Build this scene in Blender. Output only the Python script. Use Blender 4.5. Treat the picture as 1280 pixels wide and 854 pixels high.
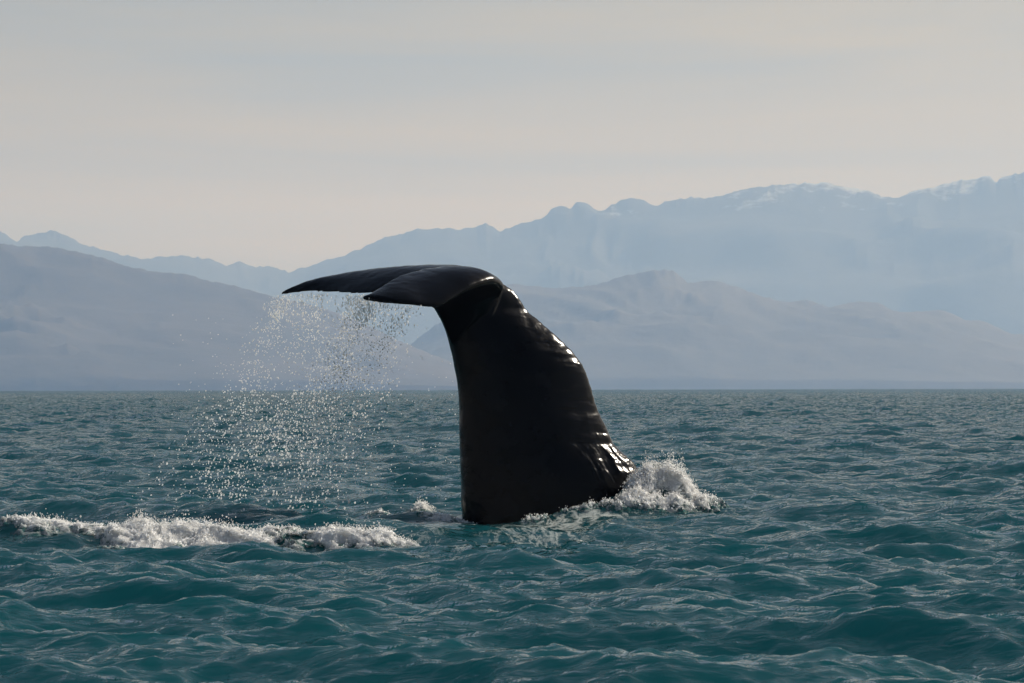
import bpy, bmesh, math, random
import numpy as np
from mathutils import Matrix, Vector

random.seed(7)
RNG = np.random.default_rng(11)
scene = bpy.context.scene
for o in list(bpy.data.objects):
    bpy.data.objects.remove(o)
COL = scene.collection

# ------------------------------------------------------------------ camera
CAM_H = 2.35                     # eye height on the deck of a small boat
LEVEL = 483.6                    # picture row at eye level; the sea horizon dips 4 px below it
F = 4800.0                       # focal length in pixels of a 1280 px wide picture (135 mm)
cd = bpy.data.cameras.new('camera')
cam = bpy.data.objects.new('camera', cd)
COL.objects.link(cam)
cd.sensor_width = 36.0
cd.lens = 36.0 * F / 1280.0
cd.clip_start = 0.5
cd.clip_end = 200000.0
cam.matrix_world = (Matrix.Translation((0, 0, CAM_H))
                    @ Matrix.Rotation(math.radians(90) + math.atan(56.6 / F), 4, 'X')
                    @ Matrix.Rotation(math.radians(-0.12), 4, 'Z'))
cd.dof.use_dof = True
cd.dof.focus_distance = 66.5
cd.dof.aperture_fstop = 8.0
scene.camera = cam

# ------------------------------------------------------------------ sun and sky
SUN_EL, SUN_AZ = math.radians(33), math.radians(51)     # azimuth: right of the view direction
to_sun = Vector((math.sin(SUN_AZ) * math.cos(SUN_EL), math.cos(SUN_AZ) * math.cos(SUN_EL), math.sin(SUN_EL)))
sl = bpy.data.lights.new('sun', 'SUN')
sl.energy = 4.8
sl.angle = math.radians(0.53)
sl.color = (1.0, 0.945, 0.87)
sun = bpy.data.objects.new('sun', sl)
sun.rotation_euler = to_sun.to_track_quat('Z', 'Y').to_euler()
sun.location = (40, 40, 60)
COL.objects.link(sun)

world = bpy.data.worlds.new('World')
scene.world = world
world.use_nodes = True
wt = world.node_tree
wt.nodes.clear()
def WN(t, **k):
    n = wt.nodes.new(t)
    for a, b in k.items():
        setattr(n, a, b)
    return n
wout = WN('ShaderNodeOutputWorld')
bg = WN('ShaderNodeBackground')
bg.inputs['Strength'].default_value = 0.062
sky = WN('ShaderNodeTexSky', sky_type='NISHITA', sun_disc=False)
sky.sun_elevation = SUN_EL
sky.sun_rotation = SUN_AZ
sky.air_density = 1.0
sky.dust_density = 1.0
tc = WN('ShaderNodeTexCoord')
mp = WN('ShaderNodeMapping')
mp.inputs['Scale'].default_value = (3.0, 3.0, 34.0)
mp.inputs['Rotation'].default_value = (0.0, 0.012, 0.0)
nz = WN('ShaderNodeTexNoise')
nz.inputs['Scale'].default_value = 1.15
nz.inputs['Detail'].default_value = 5.0
nz.inputs['Roughness'].default_value = 0.55
nz.inputs['Distortion'].default_value = 0.6
# thin high cloud: the lower one looks, the longer the way through it, so it whitens the low sky all round
sep = WN('ShaderNodeSeparateXYZ')
def wmath(op, a, b):
    n = WN('ShaderNodeMath', operation=op)
    for i, v in enumerate((a, b)):
        if isinstance(v, bpy.types.NodeSocket): wt.links.new(v, n.inputs[i])
        else: n.inputs[i].default_value = v
    return n.outputs[0]
wt.links.new(tc.outputs['Generated'], sep.inputs[0])
zz = wmath('MAXIMUM', sep.outputs[2], 0.0)
thick = wmath('ADD', 0.04, wmath('MULTIPLY', nz.outputs['Fac'], 0.16))
vfac = wmath('SUBTRACT', 1.0, wmath('POWER', 2.718, wmath('MULTIPLY', -1.0, wmath('DIVIDE', thick, wmath('ADD', zz, 0.01)))))
rmp = WN('ShaderNodeValToRGB')
rmp.color_ramp.elements[0].position = 0.34
rmp.color_ramp.elements[0].color = (0.92, 0.83, 0.68, 1)      # thinner, greyer
rmp.color_ramp.elements[1].position = 0.64
rmp.color_ramp.elements[1].color = (1.42, 1.10, 0.46, 1)      # thicker, cream
lum = WN('ShaderNodeRGBToBW')
veil = WN('ShaderNodeMixRGB', blend_type='MULTIPLY')
veil.inputs['Fac'].default_value = 1.0
mix = WN('ShaderNodeMixRGB')
wt.links.new(sky.outputs['Color'], lum.inputs['Color'])
wt.links.new(lum.outputs['Val'], veil.inputs['Color1'])
wt.links.new(rmp.outputs['Color'], veil.inputs['Color2'])
wt.links.new(vfac, mix.inputs['Fac'])
wt.links.new(tc.outputs['Generated'], mp.inputs['Vector'])
wt.links.new(mp.outputs['Vector'], nz.inputs['Vector'])
wt.links.new(nz.outputs['Fac'], rmp.inputs['Fac'])
wt.links.new(sky.outputs['Color'], mix.inputs['Color1'])
wt.links.new(veil.outputs['Color'], mix.inputs['Color2'])
tint = WN('ShaderNodeMixRGB', blend_type='MULTIPLY')
tint.inputs['Fac'].default_value = 1.0
tint.inputs['Color2'].default_value = (1.0, 0.985, 1.0, 1)
wt.links.new(mix.outputs['Color'], tint.inputs['Color1'])
wt.links.new(tint.outputs['Color'], bg.inputs['Color'])
wt.links.new(bg.outputs['Background'], wout.inputs['Surface'])

vs = scene.view_settings
vs.view_transform = 'Standard'
vs.look = 'None'
vs.exposure = 0.0
vs.gamma = 1.0
scene.render.engine = 'CYCLES'
scene.cycles.use_denoising = True
scene.cycles.max_bounces = 8
scene.cycles.volume_bounces = 1
scene.cycles.transparent_max_bounces = 12
scene.cycles.sample_clamp_indirect = 6.0

# ------------------------------------------------------------------ helpers
def P(px, py, Y):
    """a point of the place: its bearing and height as read off the photograph, at distance Y"""
    return np.array([(px - 640.0) / F * Y, Y, CAM_H + (LEVEL - py) / F * Y])

def tag(o, label=None, cat=None, kind=None, group=None):
    if label: o['label'] = label
    if cat: o['category'] = cat
    if kind: o['kind'] = kind
    if group: o['group'] = group
    return o

def mesh_np(name, co, quads=None, tris=None, smooth=True, attrs=None):
    me = bpy.data.meshes.new(name)
    co = np.asarray(co, np.float32)
    loops, starts, n = [], [], 0
    if quads is not None and len(quads):
        q = np.asarray(quads, np.int32)
        loops.append(q.ravel()); starts.append(np.arange(len(q)) * 4); n += q.size
    if tris is not None and len(tris):
        t = np.asarray(tris, np.int32)
        loops.append(t.ravel()); starts.append(n + np.arange(len(t)) * 3)
    loops = np.concatenate(loops).astype(np.int32); starts = np.concatenate(starts).astype(np.int32)
    me.vertices.add(len(co)); me.vertices.foreach_set('co', co.ravel())
    me.loops.add(len(loops)); me.loops.foreach_set('vertex_index', loops)
    me.polygons.add(len(starts)); me.polygons.foreach_set('loop_start', starts)
    me.update(calc_edges=True)
    me.validate()
    if smooth:
        me.polygons.foreach_set('use_smooth', np.ones(len(me.polygons), bool))
    for k, v in (attrs or {}).items():
        a = me.attributes.new(k, 'FLOAT', 'POINT')
        a.data.foreach_set('value', np.asarray(v, np.float32))
    return me

def link(name, me, mat=None):
    o = bpy.data.objects.new(name, me)
    COL.objects.link(o)
    if mat: me.materials.append(mat)
    return o

def grid_quads(nr, nc, wrap=False):
    i = np.arange(nr - 1)[:, None]
    j = np.arange(nc if wrap else nc - 1)[None, :]
    j2 = (j + 1) % nc
    return np.stack([i * nc + j, i * nc + j2, (i + 1) * nc + j2, (i + 1) * nc + j], -1).reshape(-1, 4)

def hash3(ix, iy, iz, seed):
    h = (ix.astype(np.int64) * 374761393 + iy.astype(np.int64) * 668265263 + iz.astype(np.int64) * 2147483647 + seed * 1274126177) & 0xFFFFFFFF
    h = ((h ^ (h >> 13)) * 1274126177) & 0xFFFFFFFF
    h = ((h ^ (h >> 16)) * 2246822519) & 0xFFFFFFFF
    return ((h ^ (h >> 15)) & 0xFFFFFF) / float(0xFFFFFF)

def vnoise(x, y, z=None, seed=0):
    """value noise in -1..1"""
    x = np.asarray(x, float); y = np.asarray(y, float)
    z = np.zeros_like(x) if z is None else np.asarray(z, float)
    x, y, z = np.broadcast_arrays(x, y, z)
    fx, fy, fz = np.floor(x), np.floor(y), np.floor(z)
    ux, uy, uz = x - fx, y - fy, z - fz
    ux, uy, uz = [u * u * u * (u * (u * 6 - 15) + 10) for u in (ux, uy, uz)]
    out = 0
    for a in (0, 1):
        for b in (0, 1):
            for c in (0, 1):
                w = (ux if a else 1 - ux) * (uy if b else 1 - uy) * (uz if c else 1 - uz)
                out = out + w * hash3(fx + a, fy + b, fz + c, seed)
    return out * 2 - 1

def fbm(x, y, z=None, octaves=4, seed=0, gain=0.5, ridged=False, billow=False):
    s, a, t = 0, 1.0, 0
    for k in range(octaves):
        n = vnoise(x, y, z, seed + 17 * k)
        if ridged: n = 1 - 2 * np.abs(n)
        if billow: n = 2 * np.abs(n) - 1
        s = s + a * n; t += a; a *= gain
        x = x * 2.03 + 5.2; y = y * 2.03 - 3.7
        if z is not None: z = z * 2.03 + 1.3
    return s / t

def sstep(a, b, x):
    t = np.clip((x - a) / (b - a), 0, 1)
    return t * t * (3 - 2 * t)

def catmull(pts, n):
    pts = np.asarray(pts, float)
    t = np.linspace(0, len(pts) - 1, n)
    i = np.clip(np.floor(t).astype(int), 0, len(pts) - 2)
    u = (t - i)[:, None]
    p0 = pts[np.clip(i - 1, 0, None)]; p1 = pts[i]; p2 = pts[i + 1]; p3 = pts[np.clip(i + 2, None, len(pts) - 1)]
    return 0.5 * (2 * p1 + (p2 - p0) * u + (2 * p0 - 5 * p1 + 4 * p2 - p3) * u ** 2 + (3 * p1 - p0 - 3 * p2 + p3) * u ** 3)

class Mat:
    def __init__(s, name):
        s.m = bpy.data.materials.new(name); s.m.use_nodes = True
        s.t = s.m.node_tree; s.t.nodes.clear()
        s.out = s.n('ShaderNodeOutputMaterial')
    def n(s, t, ins=None, **k):
        nd = s.t.nodes.new(t)
        for a, b in k.items(): setattr(nd, a, b)
        for a, b in (ins or {}).items():
            if isinstance(b, bpy.types.NodeSocket): s.t.links.new(b, nd.inputs[a])
            else: nd.inputs[a].default_value = b
        return nd
    def l(s, a, b): s.t.links.new(a, b)
    def math(s, op, a, b=0.0, c=0.0, clamp=False):
        nd = s.n('ShaderNodeMath', operation=op, use_clamp=clamp)
        for i, v in enumerate((a, b, c)):
            if isinstance(v, bpy.types.NodeSocket): s.l(v, nd.inputs[i])
            else: nd.inputs[i].default_value = v
        return nd.outputs[0]
    def ramp(s, fac, stops):
        r = s.n('ShaderNodeValToRGB', {'Fac': fac}).color_ramp
        while len(r.elements) < len(stops): r.elements.new(0.5)
        for e, (p, c) in zip(r.elements, stops):
            e.position = p; e.color = c if len(c) == 4 else (*c, 1)
        return s.t.nodes[-1].outputs['Color']
    def noise(s, vec, scale, detail=4, rough=0.5, stretch=None, dist=0.0):
        if stretch:
            vec = s.n('ShaderNodeMapping', {'Vector': vec, 'Scale': stretch}).outputs[0]
        return s.n('ShaderNodeTexNoise', {'Vector': vec, 'Scale': scale, 'Detail': detail, 'Roughness': rough, 'Distortion': dist}).outputs['Fac']

# ------------------------------------------------------------------ wave field (three wave tiles of unlike size and heading)
def wave_tile(L, N, lmin, lmax, lpeak, hs, wind, spread, seed):
    g = np.random.default_rng(seed)
    k1 = 2 * np.pi * np.fft.fftfreq(N, L / N)
    kx, ky = np.meshgrid(k1, k1, indexing='ij')
    k = np.hypot(kx, ky); k[0, 0] = 1e-9
    kp = 2 * np.pi / lpeak
    S = k ** -4.0 * np.exp(-1.25 * (kp / k) ** 2)
    ang = np.arctan2(ky, kx) - wind
    D = np.abs(np.cos(ang / 2)) ** (2 * spread)
    S = S * D * (k > 2 * np.pi / lmax) * (k < 2 * np.pi / lmin)
    S[0, 0] = 0
    A = np.sqrt(S) * (g.standard_normal((N, N)) + 1j * g.standard_normal((N, N)))
    h = np.fft.ifft2(A); sc = (hs / 4) / np.std(h.real)
    dx = np.fft.ifft2(1j * kx / k * A).real * sc
    dy = np.fft.ifft2(1j * ky / k * A).real * sc
    return (L, N, np.stack([dx, dy, h.real * sc], -1))

WIND = math.radians(-118)
TILES = [(wave_tile(347.0, 512, 14, 150, 34, 0.34, WIND - 0.2, 4, 1), 0.21, 0.8),
         (wave_tile(89.0, 1024, 1.1, 14, 5.6, 0.39, WIND, 5.0, 2), 0.05, 0.40),
         (wave_tile(21.3, 512, 0.12, 1.1, 1.4, 0.098, WIND + 0.25, 3.0, 3), -0.13, 0.5)]

def tile_at(tile, rot, x, y):
    L, N, d = tile
    c, s = math.cos(rot), math.sin(rot)
    u = ((c * x + s * y) / L % 1.0) * N; v = ((-s * x + c * y) / L % 1.0) * N
    i = np.floor(u).astype(int); j = np.floor(v).astype(int)
    fu = (u - i)[..., None]; fv = (v - j)[..., None]
    i %= N; j %= N; i2 = (i + 1) % N; j2 = (j + 1) % N
    r = (d[i, j] * (1 - fu) + d[i2, j] * fu) * (1 - fv) + (d[i, j2] * (1 - fu) + d[i2, j2] * fu) * fv
    return np.stack([c * r[..., 0] - s * r[..., 1], s * r[..., 0] + c * r[..., 1], r[..., 2]], -1)

def swell_mound(x, y):
    """water heaped up against the near and the back side of the diving tail"""
    g = lambda cx, cy, sx, sy: np.exp(-((x - cx) / sx) ** 2 - ((y - cy) / sy) ** 2)
    return 0.48 * g(2.15, 66.9, 0.8, 1.1) + 0.16 * g(1.2, 65.7, 0.9, 0.7) - 0.10 * g(-0.5, 66.4, 0.9, 1.2) \
        + 0.10 * g(-4.6, 58.3, 2.6, 1.0)

def sea_at(x, y):
    x = np.asarray(x, float); y = np.asarray(y, float)
    r = np.hypot(x, y)
    calm = 1 - 0.82 * np.exp(-((x - 0.1) / 2.0) ** 2 - ((y - 64.5) / 4.5) ** 2)
    p = np.stack([x, y, np.zeros_like(x)], -1)
    for k, (t, rot, chop) in enumerate(TILES):
        d = tile_at(t, rot, x, y)
        w = calm
        if k == 2: w = w * (1 - 0.6 * sstep(300, 700, r))
        d[..., :2] *= chop
        p += d * w[..., None]
    p[..., 2] += swell_mound(x, y) - r * r / 12.74e6           # the round earth
    return p

# ------------------------------------------------------------------ water material
def sea_material():
    M = Mat('sea_water')
    geo = M.n('ShaderNodeNewGeometry').outputs['Position']
    b1 = M.noise(geo, 1.5, 4, 0.5, (0.6, 1.2, 1.0), 0.7)
    b2 = M.noise(geo, 6.0, 3, 0.5, (0.45, 1.0, 1.0), 0.8)
    h = M.math('ADD', M.math('MULTIPLY', b1, 0.15), M.math('MULTIPLY', b2, 0.022))
    sk = M.n('ShaderNodeAttribute', attribute_name='slick').outputs['Fac']
    bump = M.n('ShaderNodeBump', {'Height': h, 'Strength': M.math('SUBTRACT', 0.8, M.math('MULTIPLY', sk, 0.6)), 'Distance': 1.0})
    # far off, where waves are smaller than the mesh, their slopes are kept as scattered normals
    fr = M.n('ShaderNodeAttribute', attribute_name='far').outputs['Fac']
    nv = M.n('ShaderNodeTexNoise', {'Vector': M.n('ShaderNodeMapping', {'Vector': geo, 'Scale': (1.0, 1.0, 1.0)}).outputs[0], 'Scale': 0.9, 'Detail': 4.0, 'Roughness': 0.65}).outputs['Color']
    nv = M.n('ShaderNodeVectorMath', {0: nv, 1: (0.5, 0.5, 0.5)}, operation='SUBTRACT').outputs[0]
    nv = M.n('ShaderNodeVectorMath', {0: nv, 1: (0.9, 2.4, 0.0)}, operation='MULTIPLY').outputs[0]
    nv = M.n('ShaderNodeVectorMath', {0: nv, 'Scale': fr}, operation='SCALE').outputs[0]
    nrm = M.n('ShaderNodeVectorMath', {0: bump.outputs[0], 1: nv}, operation='ADD').outputs[0]
    nrm = M.n('ShaderNodeVectorMath', {0: nrm}, operation='NORMALIZE').outputs[0]
    big = M.noise(geo, 0.05, 3, 0.5)
    col = M.n('ShaderNodeMixRGB', {'Fac': big, 'Color1': (0.004, 0.049, 0.062, 1), 'Color2': (0.006, 0.066, 0.078, 1)}).outputs[0]
    # light welling up out of the depth leaves evenly, whatever way the ripples lie; the mirror follows the ripples
    deep = M.n('ShaderNodeSubsurfaceScattering', {'Color': col, 'Scale': 3.2, 'Radius': (0.4, 1.0, 1.0), 'Normal': M.n('ShaderNodeCombineXYZ', {2: 1.0}).outputs[0]}, falloff='BURLEY')
    shine = M.n('ShaderNodeBsdfGlossy', {'Color': (1, 1, 1, 1), 'Roughness': 0.06, 'Normal': nrm})
    fres = M.n('ShaderNodeFresnel', {'IOR': 1.333, 'Normal': nrm})
    wat = M.n('ShaderNodeMixShader', {'Fac': M.math('MULTIPLY', fres.outputs[0], 0.66), 1: deep.outputs[0], 2: shine.outputs[0]})
    fa = M.n('ShaderNodeAttribute', attribute_name='foam').outputs['Fac']
    l1 = M.noise(geo, 1.5, 4, 0.55, (1.0, 0.42, 1.0), 1.6)
    l2 = M.noise(geo, 4.2, 4, 0.6, (1.0, 0.5, 1.0), 1.2)
    a1 = M.math('SUBTRACT', 1.0, M.math('MULTIPLY', M.math('ABSOLUTE', M.math('SUBTRACT', l1, 0.5)), 11.0), clamp=True)
    a2 = M.math('SUBTRACT', 1.0, M.math('MULTIPLY', M.math('ABSOLUTE', M.math('SUBTRACT', l2, 0.5)), 9.0), clamp=True)
    fine = M.noise(geo, 11.0, 5, 0.7)
    m = M.math('ADD', M.math('ADD', M.math('MULTIPLY', a1, 0.5), M.math('MULTIPLY', a2, 0.25)), M.math('MULTIPLY', fine, 0.6))
    m = M.math('SUBTRACT', M.math('ADD', m, fa), 1.28)
    m = M.math('MULTIPLY', m, 1.9, clamp=True)
    m = M.math('MULTIPLY', m, 0.8)
    foam = M.n('ShaderNodeBsdfPrincipled', {'Base Color': (0.62, 0.66, 0.62, 1), 'Roughness': 0.55, 'Normal': bump.outputs[0]})
    mx = M.n('ShaderNodeMixShader', {'Fac': m, 1: wat.outputs[0], 2: foam.outputs[0]})
    M.l(mx.outputs[0], M.out.inputs['Surface'])
    return M.m

def build_sea():
    r = [0.6]
    def grow(end, f0, f1=None):
        a = r[-1]
        while r[-1] < end:
            u = math.log(r[-1] / a) / math.log(end / a)
            r.append(r[-1] * (1 + f0 + ((f1 or f0) - f0) * u))
    grow(24.0, 0.12, 0.01)
    grow(260.0, 0.0026)
    grow(900.0, 0.0021)
    grow(2600.0, 0.004, 0.012)
    grow(17500.0, 0.02, 0.12)
    r = np.array(r)
    half = math.radians(13)
    front = np.linspace(-half, half, 440)
    rest = half + (2 * math.pi - 2 * half) * (0.5 - 0.5 * np.cos(np.linspace(0, math.pi, 60)[1:-1]))
    th = np.concatenate([front, rest])
    R, T = np.meshgrid(r, th, indexing='ij')
    x = R * np.sin(T); y = R * np.cos(T)
    co = sea_at(x, y)
    g = lambda cx, cy, sx, sy: np.exp(-((x - cx) / sx) ** 2 - ((y - cy) / sy) ** 2)
    foam = 0.80 * g(0.5, 61.5, 1.25, 4.2) * sstep(-1.2, -0.2, x) + 0.6 * g(1.5, 65.0, 1.2, 1.6) + 0.5 * g(3.6, 66.0, 0.9, 1.0) \
        + 0.5 * g(-4.5, 58.3, 3.6, 1.3) + 0.5 * g(-1.9, 65.5, 1.1, 2.2) + 0.5 * g(-1.6, 60.5, 0.9, 2.4)
    foam += 0.45 * g(2.9, 60, 0.9, 2.2)
    slick = np.exp(-((x + 0.1) / 1.6) ** 2 - ((y - 63.5) / 4.5) ** 2)
    nr, nc = R.shape
    quads = grid_quads(nr, nc, True)
    co = co.reshape(-1, 3)
    ctr = len(co)
    co = np.vstack([co, [[0, 0, 0]]])
    j = np.arange(nc)
    tris = np.stack([np.full(nc, ctr), (j + 1) % nc, j], -1)
    me = mesh_np('sea', co, quads, tris, attrs={'foam': np.append(foam.ravel(), 0), 'slick': np.append(slick.ravel(), 0), 'far': np.append(sstep(60, 350, R).ravel(), 0)})
    o = link('sea', me, sea_material())
    tag(o, 'dark teal choppy open sea with pale glints and streaks of foam', 'sea', 'structure')
build_sea()

# ------------------------------------------------------------------ mountains
def ground_material(name, lo, hi, snow=None):
    M = Mat(name)
    geo = M.n('ShaderNodeNewGeometry')
    pos = geo.outputs['Position']
    n1 = M.noise(pos, 0.0016, 7, 0.6)
    n2 = M.noise(pos, 0.009, 5, 0.6)
    f = M.math('ADD', M.math('MULTIPLY', n1, 0.7), M.math('MULTIPLY', n2, 0.3))
    col = M.ramp(f, [(0.38, lo), (0.62, hi)])
    if snow:
        z = M.n('ShaderNodeSeparateXYZ', {0: pos}).outputs[2]
        nn = M.noise(pos, 0.0024, 6, 0.68)
        sl_ = M.n('ShaderNodeSeparateXYZ', {0: geo.outputs['Normal']}).outputs[2]
        h = M.math('DIVIDE', M.math('SUBTRACT', z, snow[0]), snow[1])
        h = M.math('ADD', h, M.math('MULTIPLY', M.math('SUBTRACT', nn, 0.5), 6.0))
        h = M.math('ADD', h, M.math('MULTIPLY', M.math('SUBTRACT', sl_, 0.8), 1.0))
        h = M.math('MULTIPLY', h, 1.6, clamp=True)
        col = M.n('ShaderNodeMixRGB', {'Fac': h, 'Color1': col, 'Color2': (0.55, 0.58, 0.63, 1)}).outputs[0]
    b = M.n('ShaderNodeBump', {'Height': f, 'Strength': 0.5, 'Distance': 60.0})
    bs = M.n('ShaderNodeBsdfPrincipled', {'Base Color': col, 'Roughness': 0.95, 'Specular IOR Level': 0.1, 'Normal': b.outputs[0]})
    M.l(bs.outputs[0], M.out.inputs['Surface'])
    return M.m

def build_range(name, prof, d0, dr, d1, seed, mat, label, spur, cols=760, rows=70, fine=1.0, kind='mountain', core=(-400, 1680)):
    """relief whose skyline, seen from the boat, follows prof = [(bearing px, height px above the horizon)...]; its crest lies near d0+dr"""
    prof = np.asarray(prof, float)
    side = cols // 8
    px = np.concatenate([np.linspace(prof[0, 0], core[0], side, endpoint=False), np.linspace(core[0], core[1], cols - 2 * side), np.linspace(core[1], prof[-1, 0], side + 1)[1:]])
    el = np.interp(px, prof[:, 0], prof[:, 1])
    k = np.hanning(5); k /= k.sum()
    el = np.convolve(np.pad(el, 2, 'edge'), k, 'valid')
    el = np.maximum(el, 0.0)
    el_fine = el + (1.3 * (0.5 - np.abs(vnoise(px / 11.0, px * 0 + seed, seed=seed))) * 2 + 0.8 * vnoise(px / 4.5, px * 0, seed=seed + 3)) * fine * np.clip(el / 40, 0, 1)
    ks = np.hanning(91); ks /= ks.sum()
    el_s = np.convolve(np.pad(el, 45, 'edge'), ks, 'valid')
    tanb = (px - 640) / F
    v = np.linspace(0, 1, rows)
    TB, V = np.meshgrid(tanb, v, indexing='ij')
    Y = d0 + (d1 - d0) * V
    X = TB * Y
    vc = (dr) / (d1 - d0)
    u = np.where(V < vc, V / vc, 1 - (V - vc) / (1 - vc))
    u = np.clip(u, 0, 1)
    shape = u ** 0.85
    w1 = 0.9 * fbm(X / spur * 0.7, Y / spur * 0.7, octaves=3, seed=seed + 7)
    w2 = 0.9 * fbm(X / spur * 0.7 + 9, Y / spur * 0.7, octaves=3, seed=seed + 8)
    rd = fbm(X / spur + w1 + 0.5 * Y / spur, Y / spur * 0.9 + w2 - 0.3 * X / spur, octaves=4, seed=seed + 5, ridged=True)
    sp = 1 + (0.45 * rd - 0.2) * (1 - u ** 3 * 0.85)
    H = shape * np.clip(sp, 0.12, None) * np.maximum(el_s, 2.0)[:, None] / F * (d0 + dr)
    ratio = (H / Y).max(axis=1)
    kk = np.hanning(61); kk /= kk.sum()
    gain = np.convolve(np.pad(el_s / F / ratio, 30, 'edge'), kk, 'valid')
    H *= gain[:, None]
    w = np.exp(-((V - vc) / (0.05 + 0.03 * vnoise(X / 900, Y / 900, seed=seed + 77))) ** 2)                     # the rest is made good along the crest only
    for _ in range(4):
        dH = np.maximum(el_fine / F - (H / Y).max(axis=1), 0)
        sl_ = 420 * vnoise(px / 70, px * 0 + 3.3, seed=seed + 91)                # buttresses run down aslant
        dS = np.interp(px[:, None] + sl_[:, None] * (V - vc), px, dH)
        H = H + dS * Y * w
    H = np.minimum(H, el_fine[:, None] / F * Y)
    H = H + np.where(el > 0.5, CAM_H, 0)[:, None] * u
    H -= Y * Y / 12.74e6 * np.clip(1 - el / 30, 0, 1)[:, None]
    H[:, 0] = -60; H[:, -1] = -60
    H = np.where(H < 0.2, -60, H)
    co = np.stack([X, Y, H], -1).reshape(-1, 3)
    me = mesh_np(name, co, grid_quads(cols, rows)[:, ::-1][:, ::-1])
    bm = bmesh.new(); bm.from_mesh(me); bmesh.ops.recalc_face_normals(bm, faces=bm.faces)
    if sum(f.normal.z for f in bm.faces) < 0: bmesh.ops.reverse_faces(bm, faces=bm.faces)
    bm.to_mesh(me); bm.free()
    o = link(name, me, mat)
    tag(o, label, kind, 'structure')
    return o

far = [(0,287),(20,300),(30,295),(55,289),(65,287),(82,292),(100,302),(130,312),(150,317),(175,322),(200,321),(230,319),(260,322),(280,331),(300,327),(320,332),(340,333),(360,339),(380,335),(400,327),(430,319),(460,307),(480,297),(500,294),(525,285),(550,286),(575,286),(595,284),(607,278),(625,290),(640,284),(660,277),(675,275),(691,262),(702,258),(713,260.5),(722,250),(728,252),(735,256),(743,262),(750,265.5),(762,259),(775,252),(790,248.5),(803,251),(812,254.5),(820,258),(830,253.5),(840,251),(865,247),(890,248),(920,240),(950,233),(980,233),(1000,230),(1030,228),(1065,235),(1085,240),(1105,248),(1120,249),(1145,239),(1170,235),(1200,227),(1235,222),(1242,223),(1247,230),(1252,223),(1270,219),(1280,217)]
leftx = [(-3600,483),(-3000,450),(-2500,420),(-2100,400),(-1800,352),(-1500,372),(-1200,330),(-900,362),(-700,340),(-620,350),(-560,330),(-480,318),(-400,300),(-330,292),(-260,262),(-200,268),(-150,285),(-100,270),(-50,276)]
rightx = [(1320,214),(1380,226),(1440,215),(1500,232),(1580,228),(1650,246),(1730,240),(1820,262),(1900,275),(2100,262),(2350,300),(2600,290),(2900,345),(3300,380),(3800,430),(4400,482)]
far = [(a, LEVEL - b) for a, b in leftx + far + rightx]
build_range('mountains', far, 23500, 4200, 30500, 21,
            ground_material('mountain_rock', (0.045, 0.052, 0.066), (0.10, 0.10, 0.105), snow=(1440, 280)),
            'far blue mountain range with patches of snow along its crest', 2100, cols=1500, rows=52)
hill_r = [(400,487),(500,440),(560,395),(600,368),(640,355),(665,358),(695,360),(720,359),(745,357),(785,344),(815,339),(835,337.5),(845,340),(860,355),(890,351),(920,359),(950,370),(980,379),(1010,376),(1040,385),(1065,379),(1095,379),(1120,390),(1135,390),(1175,389),(1195,395),(1205,402),(1230,402),(1250,412),(1265,420),(1280,420),(1330,432),(1400,428),(1470,447),(1560,455),(1650,462),(1780,452),(1950,460),(2200,440),(2500,455),(2900,470),(3300,485)]
build_range('hills', [(a, LEVEL - b) for a, b in hill_r], 15000, 2200, 19500, 5,
            ground_material('hill_scrub', (0.10, 0.095, 0.088), (0.145, 0.132, 0.118)),
            'pale grey hazy coastal hills standing behind the right of the whale', 1300, cols=620, rows=64, fine=0.7, kind='hill', core=(560, 1500))
hill_l = [(-3000,484),(-2400,462),(-1900,430),(-1500,440),(-1200,405),(-900,415),(-700,400),(-560,412),(-480,398),(-400,380),(-330,352),(-260,340),(-200,322),(-140,310),(-80,306),(-30,303),(0,304),(30,306),(60,307),(90,312),(130,322),(160,332),(190,338),(230,342),(260,350),(290,356),(310,362),(345,371),(380,378),(420,390),(470,412),(520,435),(570,455),(620,472),(680,487)]
build_range('hills', [(a, LEVEL - b) for a, b in hill_l], 12300, 2200, 16500, 9,
            ground_material('hill_tussock', (0.070, 0.066, 0.062), (0.115, 0.10, 0.09)),
            'darker grey coastal hill sloping down to the sea behind the spray', 1200, cols=600, rows=64, fine=0.6, kind='hill', core=(-350, 560))

# ------------------------------------------------------------------ whale tail
def tube(sections):
    """sections: list of rings (n,3) -> closed tube"""
    S = np.array(sections); nr, nc, _ = S.shape
    co = S.reshape(-1, 3)
    q = grid_quads(nr, nc, True)
    c0, c1 = len(co), len(co) + 1
    co = np.vstack([co, S[0].mean(0), S[-1].mean(0)])
    j = np.arange(nc)
    t = np.vstack([np.stack([np.full(nc, c0), (j + 1) % nc, j], -1), np.stack([np.full(nc, c1), (nr - 1) * nc + j, (nr - 1) * nc + (j + 1) % nc], -1)])
    return co, q, t

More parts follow.
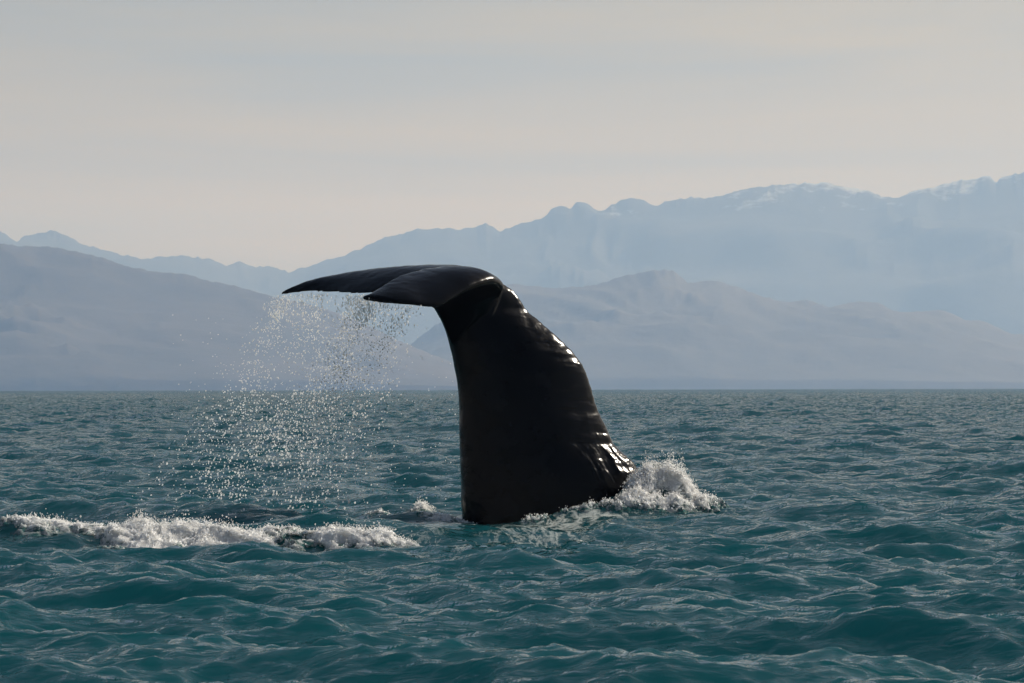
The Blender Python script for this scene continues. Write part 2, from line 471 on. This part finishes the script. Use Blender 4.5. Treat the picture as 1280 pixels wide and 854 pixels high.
YC = 67.45
def build_whale():
    parts = []
    # tail stock: (height read at py, ventral edge px, dorsal edge px, half thickness m)
    st = [(800, 560, 905, 1.05), (720, 572, 860, 1.02), (652, 577, 826, 0.97), (625, 576, 815, 0.94), (606, 576, 807, 0.92), (592, 575.5, 800, 0.90), (580, 575, 792, 0.88), (570, 575, 782, 0.86),
          (560, 574.5, 773, 0.84), (545, 574, 763, 0.81), (530, 573.5, 756, 0.78), (515, 573.5, 748, 0.75), (500, 573, 743.5, 0.72), (485, 572, 740, 0.68),
          (470, 570, 735.5, 0.64), (458, 567.5, 730, 0.61), (447, 565.5, 722, 0.58), (436, 563, 711, 0.55), (425, 560.5, 700, 0.52), (412, 556.5, 686, 0.48),
          (400, 551, 672.5, 0.45), (390, 546, 661, 0.42), (382, 541, 655, 0.40), (372, 546, 648.5, 0.37), (363, 556, 641, 0.33), (356, 575, 631, 0.26), (352, 590, 622, 0.18)]
    st = catmull(st, 150)
    rings = []
    a = np.linspace(0, 2 * np.pi, 72, endpoint=False)
    for py, l, r, ht in st:
        L = P(l, py, YC); R_ = P(r, py, YC)
        c = (L + R_) / 2; hx = (R_[0] - L[0]) / 2
        ca, sa = np.cos(a), np.sin(a)
        # keeled towards the dorsal (right) edge, fuller towards the belly
        w = ht * np.sign(sa) * np.abs(sa) ** 0.92 * (1 - 0.42 * np.clip(ca, 0, 1) ** 2)
        yaw = math.radians(14)
        x = c[0] + hx * ca
        y = YC + w + math.tan(yaw) * hx * ca * 0.6
        z = np.full_like(a, c[2])
        rings.append(np.stack([x, y, z], -1))
    parts.append(tube(rings))
    def fluke(Lp, Tp, n, th, bulge, droop=0.0):
        L = catmull([P(*p) for p in Lp], n); T = catmull([P(*p) for p in Tp], n)
        t = np.linspace(0, 1, n)
        nick = 0.055 * fbm(t * 14, t * 0 + L[0, 1], octaves=3, seed=71) * np.sin(np.pi * t)
        T = T + (T - L) / np.linalg.norm(T - L + 1e-6, axis=1)[:, None] * nick[:, None]
        thk = np.interp(t, *th); blg = np.interp(t, *bulge)
        m = 22
        u = 0.5 - 0.5 * np.cos(np.linspace(0, np.pi, m))
        prof = (np.sqrt(np.clip(u, 0, 1)) * (1 - u) * 1.9 + 0.10 * np.sqrt(np.clip(u * (1 - u) * 4, 0, 1)))
        rings = []
        for k in range(n):
            ch = T[k] - L[k]
            base = L[k][None] + ch[None] * u[:, None]
            up = np.array([0, -0.12, 1.0])
            cam_ = np.sin(np.pi * u) ** 0.8 * blg[k]
            top = base + up * (cam_ + prof * thk[k] * 0.5)[:, None]
            bot = base + up * (cam_ * 0.55 - prof * thk[k] * 0.5)[:, None]
            rings.append(np.vstack([top, bot[::-1][1:-1]]))
        return tube(rings)
    near_L = [(630, 357, 67.1), (618, 351, 66.75), (595, 356, 66.3), (570, 369, 65.9), (545, 382, 65.55), (515, 380, 65.35), (482, 377, 65.3), (453, 372.5, 65.45)]
    near_T = [(558, 340, 67.4), (548, 337, 67.2), (535, 336.5, 67.0), (520, 338.5, 66.75), (503, 343.5, 66.4), (485, 352, 66.05), (468, 363, 65.75), (454, 371.5, 65.48)]
    parts.append(fluke(near_L, near_T, 70, ([0, 0.2, 0.6, 0.9, 1], [0.34, 0.26, 0.18, 0.13, 0.08]), ([0, 0.25, 0.6, 1], [0.04, 0.06, 0.04, 0.0])))
    far_L = [(628, 355, 67.4), (612, 347, 67.75), (590, 338, 68.15), (560, 333.5, 68.55), (515, 334, 68.95), (475, 337, 69.25), (430, 343, 69.5), (388, 352, 69.65), (351, 366, 69.7)]
    far_T = [(562, 352, 67.5), (545, 355, 67.6), (520, 359, 67.75), (490, 364, 67.9), (460, 366.5, 68.15), (435, 366, 68.5), (410, 365, 68.95), (380, 364.5, 69.35), (352, 367, 69.68)]
    parts.append(fluke(far_L, far_T, 80, ([0, 0.2, 0.6, 0.9, 1], [0.32, 0.25, 0.17, 0.12, 0.09]), ([0, 0.3, 0.7, 1], [0.05, 0.07, 0.05, 0.0])))
    # the stock flares out under each fluke's leading edge
    def web(Lp, side, t1):
        L = catmull([P(*p) for p in Lp], 60)[:int(60 * t1)]
        rings = []
        for k, A in enumerate(L):
            f = k / (len(L) - 1)
            A = A + np.array([0.0, 0.0, -0.03])
            pb = P(618 - 54 * f, 392 + 40 * f, YC)
            B = np.array([pb[0], YC + side * (0.44 - 0.06 * f), pb[2]])
            Cc = np.array([pb[0] + 0.1 * (1 - f), YC, A[2] - 0.10])
            mid = (A + B) / 2 + np.array([0.0, -side * 0.10, 0.07])
            rings.append(np.array([A, A * 0.72 + mid * 0.28 + [0, 0, 0.0], mid, B, (B + Cc) / 2, Cc, (A + Cc) / 2 - [0, 0, 0.02]]))
        return tube(rings)
    parts.append(web(near_L, -1, 0.60))
    parts.append(web(far_L, 1, 0.42))
    co, q, t, n = [], [], [], 0
    for c, qq, tt in parts:
        co.append(c); q.append(qq + n); t.append(tt + n); n += len(c)
    me = mesh_np('whale_raw', np.vstack(co), np.vstack(q), np.vstack(t))
    bm = bmesh.new(); bm.from_mesh(me); bmesh.ops.recalc_face_normals(bm, faces=bm.faces); bm.to_mesh(me); bm.free()
    tmp = link('whale_raw', me)
    rm = tmp.modifiers.new('r', 'REMESH'); rm.mode = 'VOXEL'; rm.voxel_size = 0.022
    sm = tmp.modifiers.new('s', 'SMOOTH'); sm.factor = 0.5; sm.iterations = 6
    dg = bpy.context.evaluated_depsgraph_get()
    fin = bpy.data.meshes.new_from_object(tmp.evaluated_get(dg))
    bpy.data.objects.remove(tmp)
    fin.name = 'whale'
    nv = len(fin.vertices)
    c = np.empty(nv * 3, np.float32); fin.vertices.foreach_get('co', c); c = c.reshape(-1, 3).astype(float)
    no = np.empty(nv * 3, np.float32); fin.vertices.foreach_get('normal', no); no = no.reshape(-1, 3)
    x, y, z = c.T
    stock = 1 - sstep(3.6, 4.0, z)
    dorsal = sstep(0.1, 0.9, (x - (z * -0.52 + 1.2)) / 1.0)       # towards the back ridge
    d = 0.010 * fbm(x * 3, y * 3, z * 2, 4, seed=2)
    d += dorsal * stock * sstep(1.9, 0.9, z) * (0.030 * fbm((x + 0.5 * z) * 6.5, y * 5, z * 2.0, 3, seed=5) + 0.005 * fbm(x * 14, y * 14, z * 16, 2, seed=8))
    d += stock * 0.003 * fbm(x * 10, y * 10, z * 3.5, 3, seed=31)
    d += sstep(3.7, 4.0, z) * 0.006 * fbm(x * 2.5, y * 4, z * 4, 3, seed=40)
    d += dorsal * stock * 0.034 * fbm(x * 0.5, y * 1.0, z * 4.6, 3, seed=51)
    d += (np.exp(-((z - 3.05) / 0.16) ** 2) * 0.015 - np.exp(-((z - 2.55) / 0.2) ** 2) * 0.012 + np.exp(-((z - 1.85) / 0.12) ** 2) * 0.01 - np.exp(-((z - 1.3) / 0.14) ** 2) * 0.012) * dorsal
    c += no * d[:, None]
    fin.vertices.foreach_set('co', c.astype(np.float32).ravel())
    fin.polygons.foreach_set('use_smooth', np.ones(len(fin.polygons), bool))
    fin.update()
    M = Mat('wet_whale_skin')
    geo = M.n('ShaderNodeNewGeometry').outputs['Position']
    n1 = M.noise(geo, 2.2, 6, 0.6)
    streak = M.noise(geo, 5.0, 5, 0.55, (0.8, 1.2, 1.2), 0.8)
    fine = M.noise(geo, 38.0, 3, 0.6)
    col = M.ramp(n1, [(0.35, (0.0018, 0.0018, 0.0024)), (0.7, (0.0042, 0.0042, 0.005))])
    rough = M.math('ADD', 0.05, M.math('MULTIPLY', streak, 0.26))
    h = M.math('ADD', M.math('MULTIPLY', streak, 0.007), M.math('MULTIPLY', fine, 0.0006))
    b = M.n('ShaderNodeBump', {'Height': h, 'Strength': 0.55, 'Distance': 1.0})
    bs = M.n('ShaderNodeBsdfPrincipled', {'Base Color': col, 'Roughness': rough, 'IOR': 1.28, 'Specular IOR Level': 0.32, 'Normal': b.outputs[0]})
    M.l(bs.outputs[0], M.out.inputs['Surface'])
    fin.materials.clear()
    o = link('whale', fin, M.m)
    tag(o, 'black whale tail raised from the sea with wet flukes curling over', 'whale')
    return near_L, near_T, far_T
near_L, near_T, far_T = build_whale()

# ------------------------------------------------------------------ foam
def foam_material():
    M = Mat('white_foam')
    geo = M.n('ShaderNodeNewGeometry').outputs['Position']
    n1 = M.noise(geo, 7.0, 5, 0.65)
    n2 = M.noise(geo, 34.0, 4, 0.65)
    th = M.n('ShaderNodeAttribute', attribute_name='thick').outputs['Fac']
    f = M.math('ADD', th, M.math('MULTIPLY', M.math('SUBTRACT', n1, 0.5), 1.3))
    f = M.math('MULTIPLY', M.math('SUBTRACT', f, 0.0), 3.4, clamp=True)
    h = M.math('ADD', M.math('MULTIPLY', n1, 0.05), M.math('MULTIPLY', n2, 0.02))
    b = M.n('ShaderNodeBump', {'Height': h, 'Strength': 0.9, 'Distance': 1.0})
    wh = M.n('ShaderNodeSubsurfaceScattering', {'Color': (0.92, 0.92, 0.905, 1), 'Scale': 0.06, 'Radius': (1.0, 1.0, 1.0), 'Normal': b.outputs[0]}, falloff='BURLEY')
    tr = M.n('ShaderNodeBsdfTranslucent', {'Color': (0.94, 0.94, 0.94, 1), 'Normal': b.outputs[0]})
    w2 = M.n('ShaderNodeMixShader', {'Fac': 0.4, 1: wh.outputs[0], 2: tr.outputs[0]})
    wa = M.n('ShaderNodeBsdfPrincipled', {'Base Color': (0.02, 0.10, 0.095, 1), 'Roughness': 0.08, 'IOR': 1.333, 'Normal': b.outputs[0]})
    mx = M.n('ShaderNodeMixShader', {'Fac': f, 1: wa.outputs[0], 2: w2.outputs[0]})
    M.l(mx.outputs[0], M.out.inputs['Surface'])
    return M.m
FOAM = foam_material()

ICO = None
def drops(centres, radii, stretch=None, jitter=0.0):
    """many small drops as one mesh; jitter roughens them into ragged flecks"""
    global ICO
    if ICO is None:
        bm = bmesh.new(); bmesh.ops.create_icosphere(bm, subdivisions=1, radius=1)
        OCT = (np.array([[1, 0, 0], [-1, 0, 0], [0, 1, 0], [0, -1, 0], [0, 0, 1], [0, 0, -1]], float),
               np.array([[0, 2, 4], [2, 1, 4], [1, 3, 4], [3, 0, 4], [2, 0, 5], [1, 2, 5], [3, 1, 5], [0, 3, 5]]))
        ICO = ((np.array([v.co[:] for v in bm.verts]), np.array([[v.index for v in f.verts] for f in bm.faces])), OCT); bm.free()
    V, Fc = ICO[1 if jitter else 0]
    n = len(centres); k = len(V)
    rad = np.repeat(radii[:, None], 3, 1)
    if stretch is not None: rad[:, 2] *= stretch
    pts = V[None] * rad[:, None, :]
    if jitter: pts *= 1 + jitter * RNG.uniform(-1, 1, (n, k, 1))
    pts = pts + centres[:, None, :]
    tri = Fc[None] + (np.arange(n) * k)[:, None, None]
    return pts.reshape(-1, 3), tri.reshape(-1, 3)

def foam_field(name, x0, x1, y0, y1, step, env, amp, seed, label, spray=0, spray_h=0.12, spiky=0.0, ystep=None):
    xs = np.arange(x0, x1, step); ys = np.arange(y0, y1, ystep or step)
    X, Y = np.meshgrid(xs, ys, indexing='ij')
    e = env(X, Y)
    lump = fbm(X * 3.1, Y * 2.2, octaves=2, seed=seed, gain=0.55)
    bil = fbm(X * 7.5, Y * 6.5, octaves=3, seed=seed + 9, gain=0.6, billow=True)
    fin = fbm(X * 20, Y * 14, octaves=3, seed=seed + 19, gain=0.6)
    th = e * (0.8 + 0.4 * lump) + (0.13 * bil + 0.13 * fin) * np.clip(e * 2.5, 0, 1)
    if spiky:
        rg = fbm(X * 9 + 3, Y * 7, octaves=3, seed=seed + 29, ridged=True)
        th += spiky * np.clip(rg, 0, 1) ** 2 * np.clip(e * 2, 0, 1)
    patch = fbm(X * 1.5, Y * 0.8, octaves=4, seed=seed + 55)
    th += (0.45 * patch - 0.08) * np.clip(e * 3, 0, 1) * (1 - 0.6 * np.clip(spiky * 6, 0, 1))
    th -= 0.12
    p = sea_at(X, Y)
    p[..., 2] += amp * th
    # lean and jumble the surface so that lumps overhang a little
    p[..., 0] += 0.09 * fbm(X * 8, Y * 8, octaves=2, seed=seed + 41) * np.clip(e * 2, 0, 1)
    p[..., 1] += 0.16 * fbm(X * 8 + 7, Y * 8, octaves=2, seed=seed + 43) * np.clip(e * 2, 0, 1)
    nr, nc = X.shape
    q = grid_quads(nr, nc)[:, ::-1]
    ok = (th.ravel()[q] > -0.06).any(axis=1)
    q = q[ok]
    used = np.unique(q); remap = -np.ones(nr * nc, int); remap[used] = np.arange(len(used))
    co = p.reshape(-1, 3)[used]; thk = th.ravel()[used]
    q = remap[q]
    tr = None
    if spray:
        w = np.clip(thk - 0.05, 0, None); w /= w.sum()
        idx = RNG.choice(len(co), spray, p=w)
        c = co[idx] + np.stack([RNG.normal(0, 0.03, spray), RNG.normal(0, 0.05, spray), np.abs(RNG.exponential(spray_h, spray)) * np.clip(thk[idx], 0.1, 1) - 0.01], -1)
        rad = RNG.uniform(0.004, 0.011, spray) * np.where(RNG.random(spray) < 0.12, 1.6, 1)
        dc, dt = drops(c, rad, RNG.uniform(0.8, 1.6, spray), jitter=0.35)
        tr = dt + len(co)
        co = np.vstack([co, dc]); thk = np.append(thk, np.full(len(dc), 1.0))
    me = mesh_np(name, co, q, tr, attrs={'thick': thk})
    o = link(name, me, FOAM)
    tag(o, label, 'foam', 'stuff')
    return o

def blobs(X, Y, lst):
    return np.max([h * np.exp(-((X - cx) / sx) ** 2 - ((Y - cy) / sy) ** 2) for cx, cy, sx, sy, h in lst], axis=0)

# splash heaped up behind the whale's back
def env_splash(X, Y):
    # broad heap, then a low tongue running along the whale's near flank
    e = blobs(X, Y, [(2.75, 67.0, 0.62, 0.75, 1.0), (2.35, 66.9, 0.42, 0.8, 0.9), (3.25, 66.6, 0.42, 0.7, 0.55), (2.2, 65.9, 0.7, 0.5, 0.45), (1.55, 65.7, 0.6, 0.45, 0.42),
                     (0.95, 65.5, 0.55, 0.4, 0.40), (0.45, 65.3, 0.45, 0.4, 0.34), (2.75, 65.9, 0.55, 0.5, 0.42)])
    return e
foam_field('splash', -0.4, 4.2, 64.3, 68.8, 0.022, env_splash, 0.62, 3, 'cream white splash heaped against the back of the whale tail', spray=17000, spray_h=0.09, spiky=0.16, ystep=0.035)

def env_strip(X, Y):
    cy = np.interp(X, [-12, -8.0, -6.4, -5.2, -4.0, -2.8, -1.7, -1.2], [58.8, 58.6, 58.0, 57.5, 57.6, 57.7, 57.4, 57.2])
    hw = np.interp(X, [-12, -8.0, -6.6, -5.4, -4.2, -3.0, -2.0, -1.4, -1.2], [0.9, 1.0, 1.1, 1.6, 1.6, 1.5, 1.4, 0.9, 0.4])
    hh = np.interp(X, [-12, -8.0, -6.9, -6.1, -5.5, -5.0, -4.0, -3.0, -2.2, -1.6, -1.25], [0.7, 0.7, 0.7, 0.6, 0.95, 1.0, 0.8, 0.72, 0.9, 0.6, 0.0])
    n = fbm(X * 0.9, Y * 0.8, octaves=3, seed=77)
    e = hh * np.exp(-((Y - cy + 0.25 * n) / hw) ** 2) * (0.9 + 0.55 * n)
    return e
foam_field('foam', -10.5, -1.1, 55.3, 61.2, 0.024, env_strip, 0.27, 13, 'long broken line of white foam floating under the falling drops', spray=14000, spray_h=0.05, ystep=0.045)

def env_back(X, Y):
    n = fbm(X * 1.6, Y * 0.9, octaves=3, seed=91)
    e = blobs(X, Y, [(-1.2, 66.6, 0.45, 0.5, 0.55), (-1.65, 67.6, 0.22, 0.3, 0.95), (-2.35, 66.9, 0.25, 0.3, 0.9), (-2.2, 65.6, 0.8, 0.5, 0.4), (-2.9, 64.2, 0.8, 0.6, 0.42), (-0.9, 65.0, 0.5, 0.4, 0.3)])
    return e * (0.75 + 0.9 * n)
foam_field('foam', -4.2, -0.6, 62.8, 68.6, 0.026, env_back, 0.17, 23, 'small scattered foam crests beside the belly side of the whale tail', spray=700, spray_h=0.05, ystep=0.05)

# ------------------------------------------------------------------ falling water drops
def droplet_material():
    M = Mat('water_drop')
    gl = M.n('ShaderNodeBsdfPrincipled', {'Base Color': (0.95, 0.97, 0.97, 1), 'Roughness': 0.28, 'IOR': 1.333, 'Transmission Weight': 1.0})
    wh = M.n('ShaderNodeBsdfDiffuse', {'Color': (0.95, 0.95, 0.95, 1)})
    tr = M.n('ShaderNodeBsdfTranslucent', {'Color': (1.0, 1.0, 1.0, 1)})
    a = M.n('ShaderNodeMixShader', {'Fac': 0.85, 1: wh.outputs[0], 2: tr.outputs[0]})
    b = M.n('ShaderNodeMixShader', {'Fac': 0.7, 1: gl.outputs[0], 2: a.outputs[0]})
    M.l(b.outputs[0], M.out.inputs['Surface'])
    return M.m

def build_drops():
    edges = [(catmull([P(*p) for p in near_L[5:]] + [P(*p) for p in near_T[:-3:-1]][1:], 60), 4800, 1.0),
             (catmull([P(*p) for p in far_T[3:]], 60), 8800, 1.25)]
    C, Rr, St = [], [], []
    for pts, n, dmul in edges:
        p0 = pts[RNG.integers(0, len(pts), n)]
        s = RNG.beta(1.0, 1.35, n)                                     # share of the way down
        top = RNG.random(n) < 0.20
        s = np.where(top, RNG.exponential(0.055, n), s)
        fall = s * (p0[:, 2] - 0.05)
        drift = -dmul * (1.8 * s ** 1.0) * RNG.uniform(0.55, 1.15, n)
        x = p0[:, 0] + drift + RNG.normal(0, 0.10, n) + RNG.normal(0, 0.55, n) * s
        y = p0[:, 1] + RNG.normal(0, 0.15, n) + RNG.normal(0, 0.7, n) * s - 0.6 * s
        z = p0[:, 2] - fall - 0.03
        # water leaves in sheets and clots: thin out by a lumpy density
        dens = fbm(x * 2.2, z * 1.6, y * 0.7, 3, seed=61)
        streams = fbm(p0[:, 0] * 6.5, p0[:, 1] * 3.0, octaves=2, seed=63)
        keep = RNG.random(n) < np.clip(0.66 + 0.9 * dens + 1.1 * streams, 0.04, 1)
        x, y, z, s = x[keep], y[keep], z[keep], s[keep]
        m = len(x)
        r = (0.0054 + 0.0078 * RNG.random(m) ** 2) * (0.75 + 0.25 * sstep(0.0, 0.15, s)) + 0.006 * s * RNG.random(m) ** 3 * 2
        C.append(np.stack([x, y, z], -1)); Rr.append(r); St.append(np.where(s < 0.12, RNG.uniform(1.0, 3.4, m), RNG.uniform(0.9, 1.5, m)))
    # strays thrown clear of the curtain
    n = 420
    x = RNG.uniform(-5.9, -0.9, n); z = RNG.uniform(0.2, 3.6, n) ; y = RNG.uniform(66, 69, n)
    C.append(np.stack([x, y, z], -1)); Rr.append(RNG.uniform(0.006, 0.010, n)); St.append(RNG.uniform(0.9, 1.4, n))
    co, tri = drops(np.vstack(C), np.concatenate(Rr), np.concatenate(St))
    o = link('water_drops', mesh_np('water_drops', co, None, tri), droplet_material())
    tag(o, 'curtain of sparkling water drops falling from the whale flukes', 'spray', 'stuff')
build_drops()

# ------------------------------------------------------------------ haze: the air between the boat and the mountains
def build_haze():
    bm = bmesh.new()
    bmesh.ops.create_cube(bm, size=1.0)
    x, y0, y1, z0, z1 = 40000, -40000, 40000, -75.0, 1800.0
    for v in bm.verts:
        v.co = Vector((v.co.x * 2 * x, y0 + (v.co.y + 0.5) * (y1 - y0), z0 + (v.co.z + 0.5) * (z1 - z0)))
    me = bpy.data.meshes.new('haze'); bm.to_mesh(me); bm.free()
    M = Mat('haze_air')
    pv = M.n('ShaderNodeVolumePrincipled', {'Color': (0.39, 0.60, 1.0, 1), 'Absorption Color': (1, 1, 1, 1), 'Density': 6.0e-5, 'Anisotropy': 0.2})
    M.l(pv.outputs[0], M.out.inputs['Volume'])
    o = link('haze', me, M.m)
    tag(o, 'pale blue haze hanging between the sea and the mountains', 'haze', 'stuff')
build_haze()
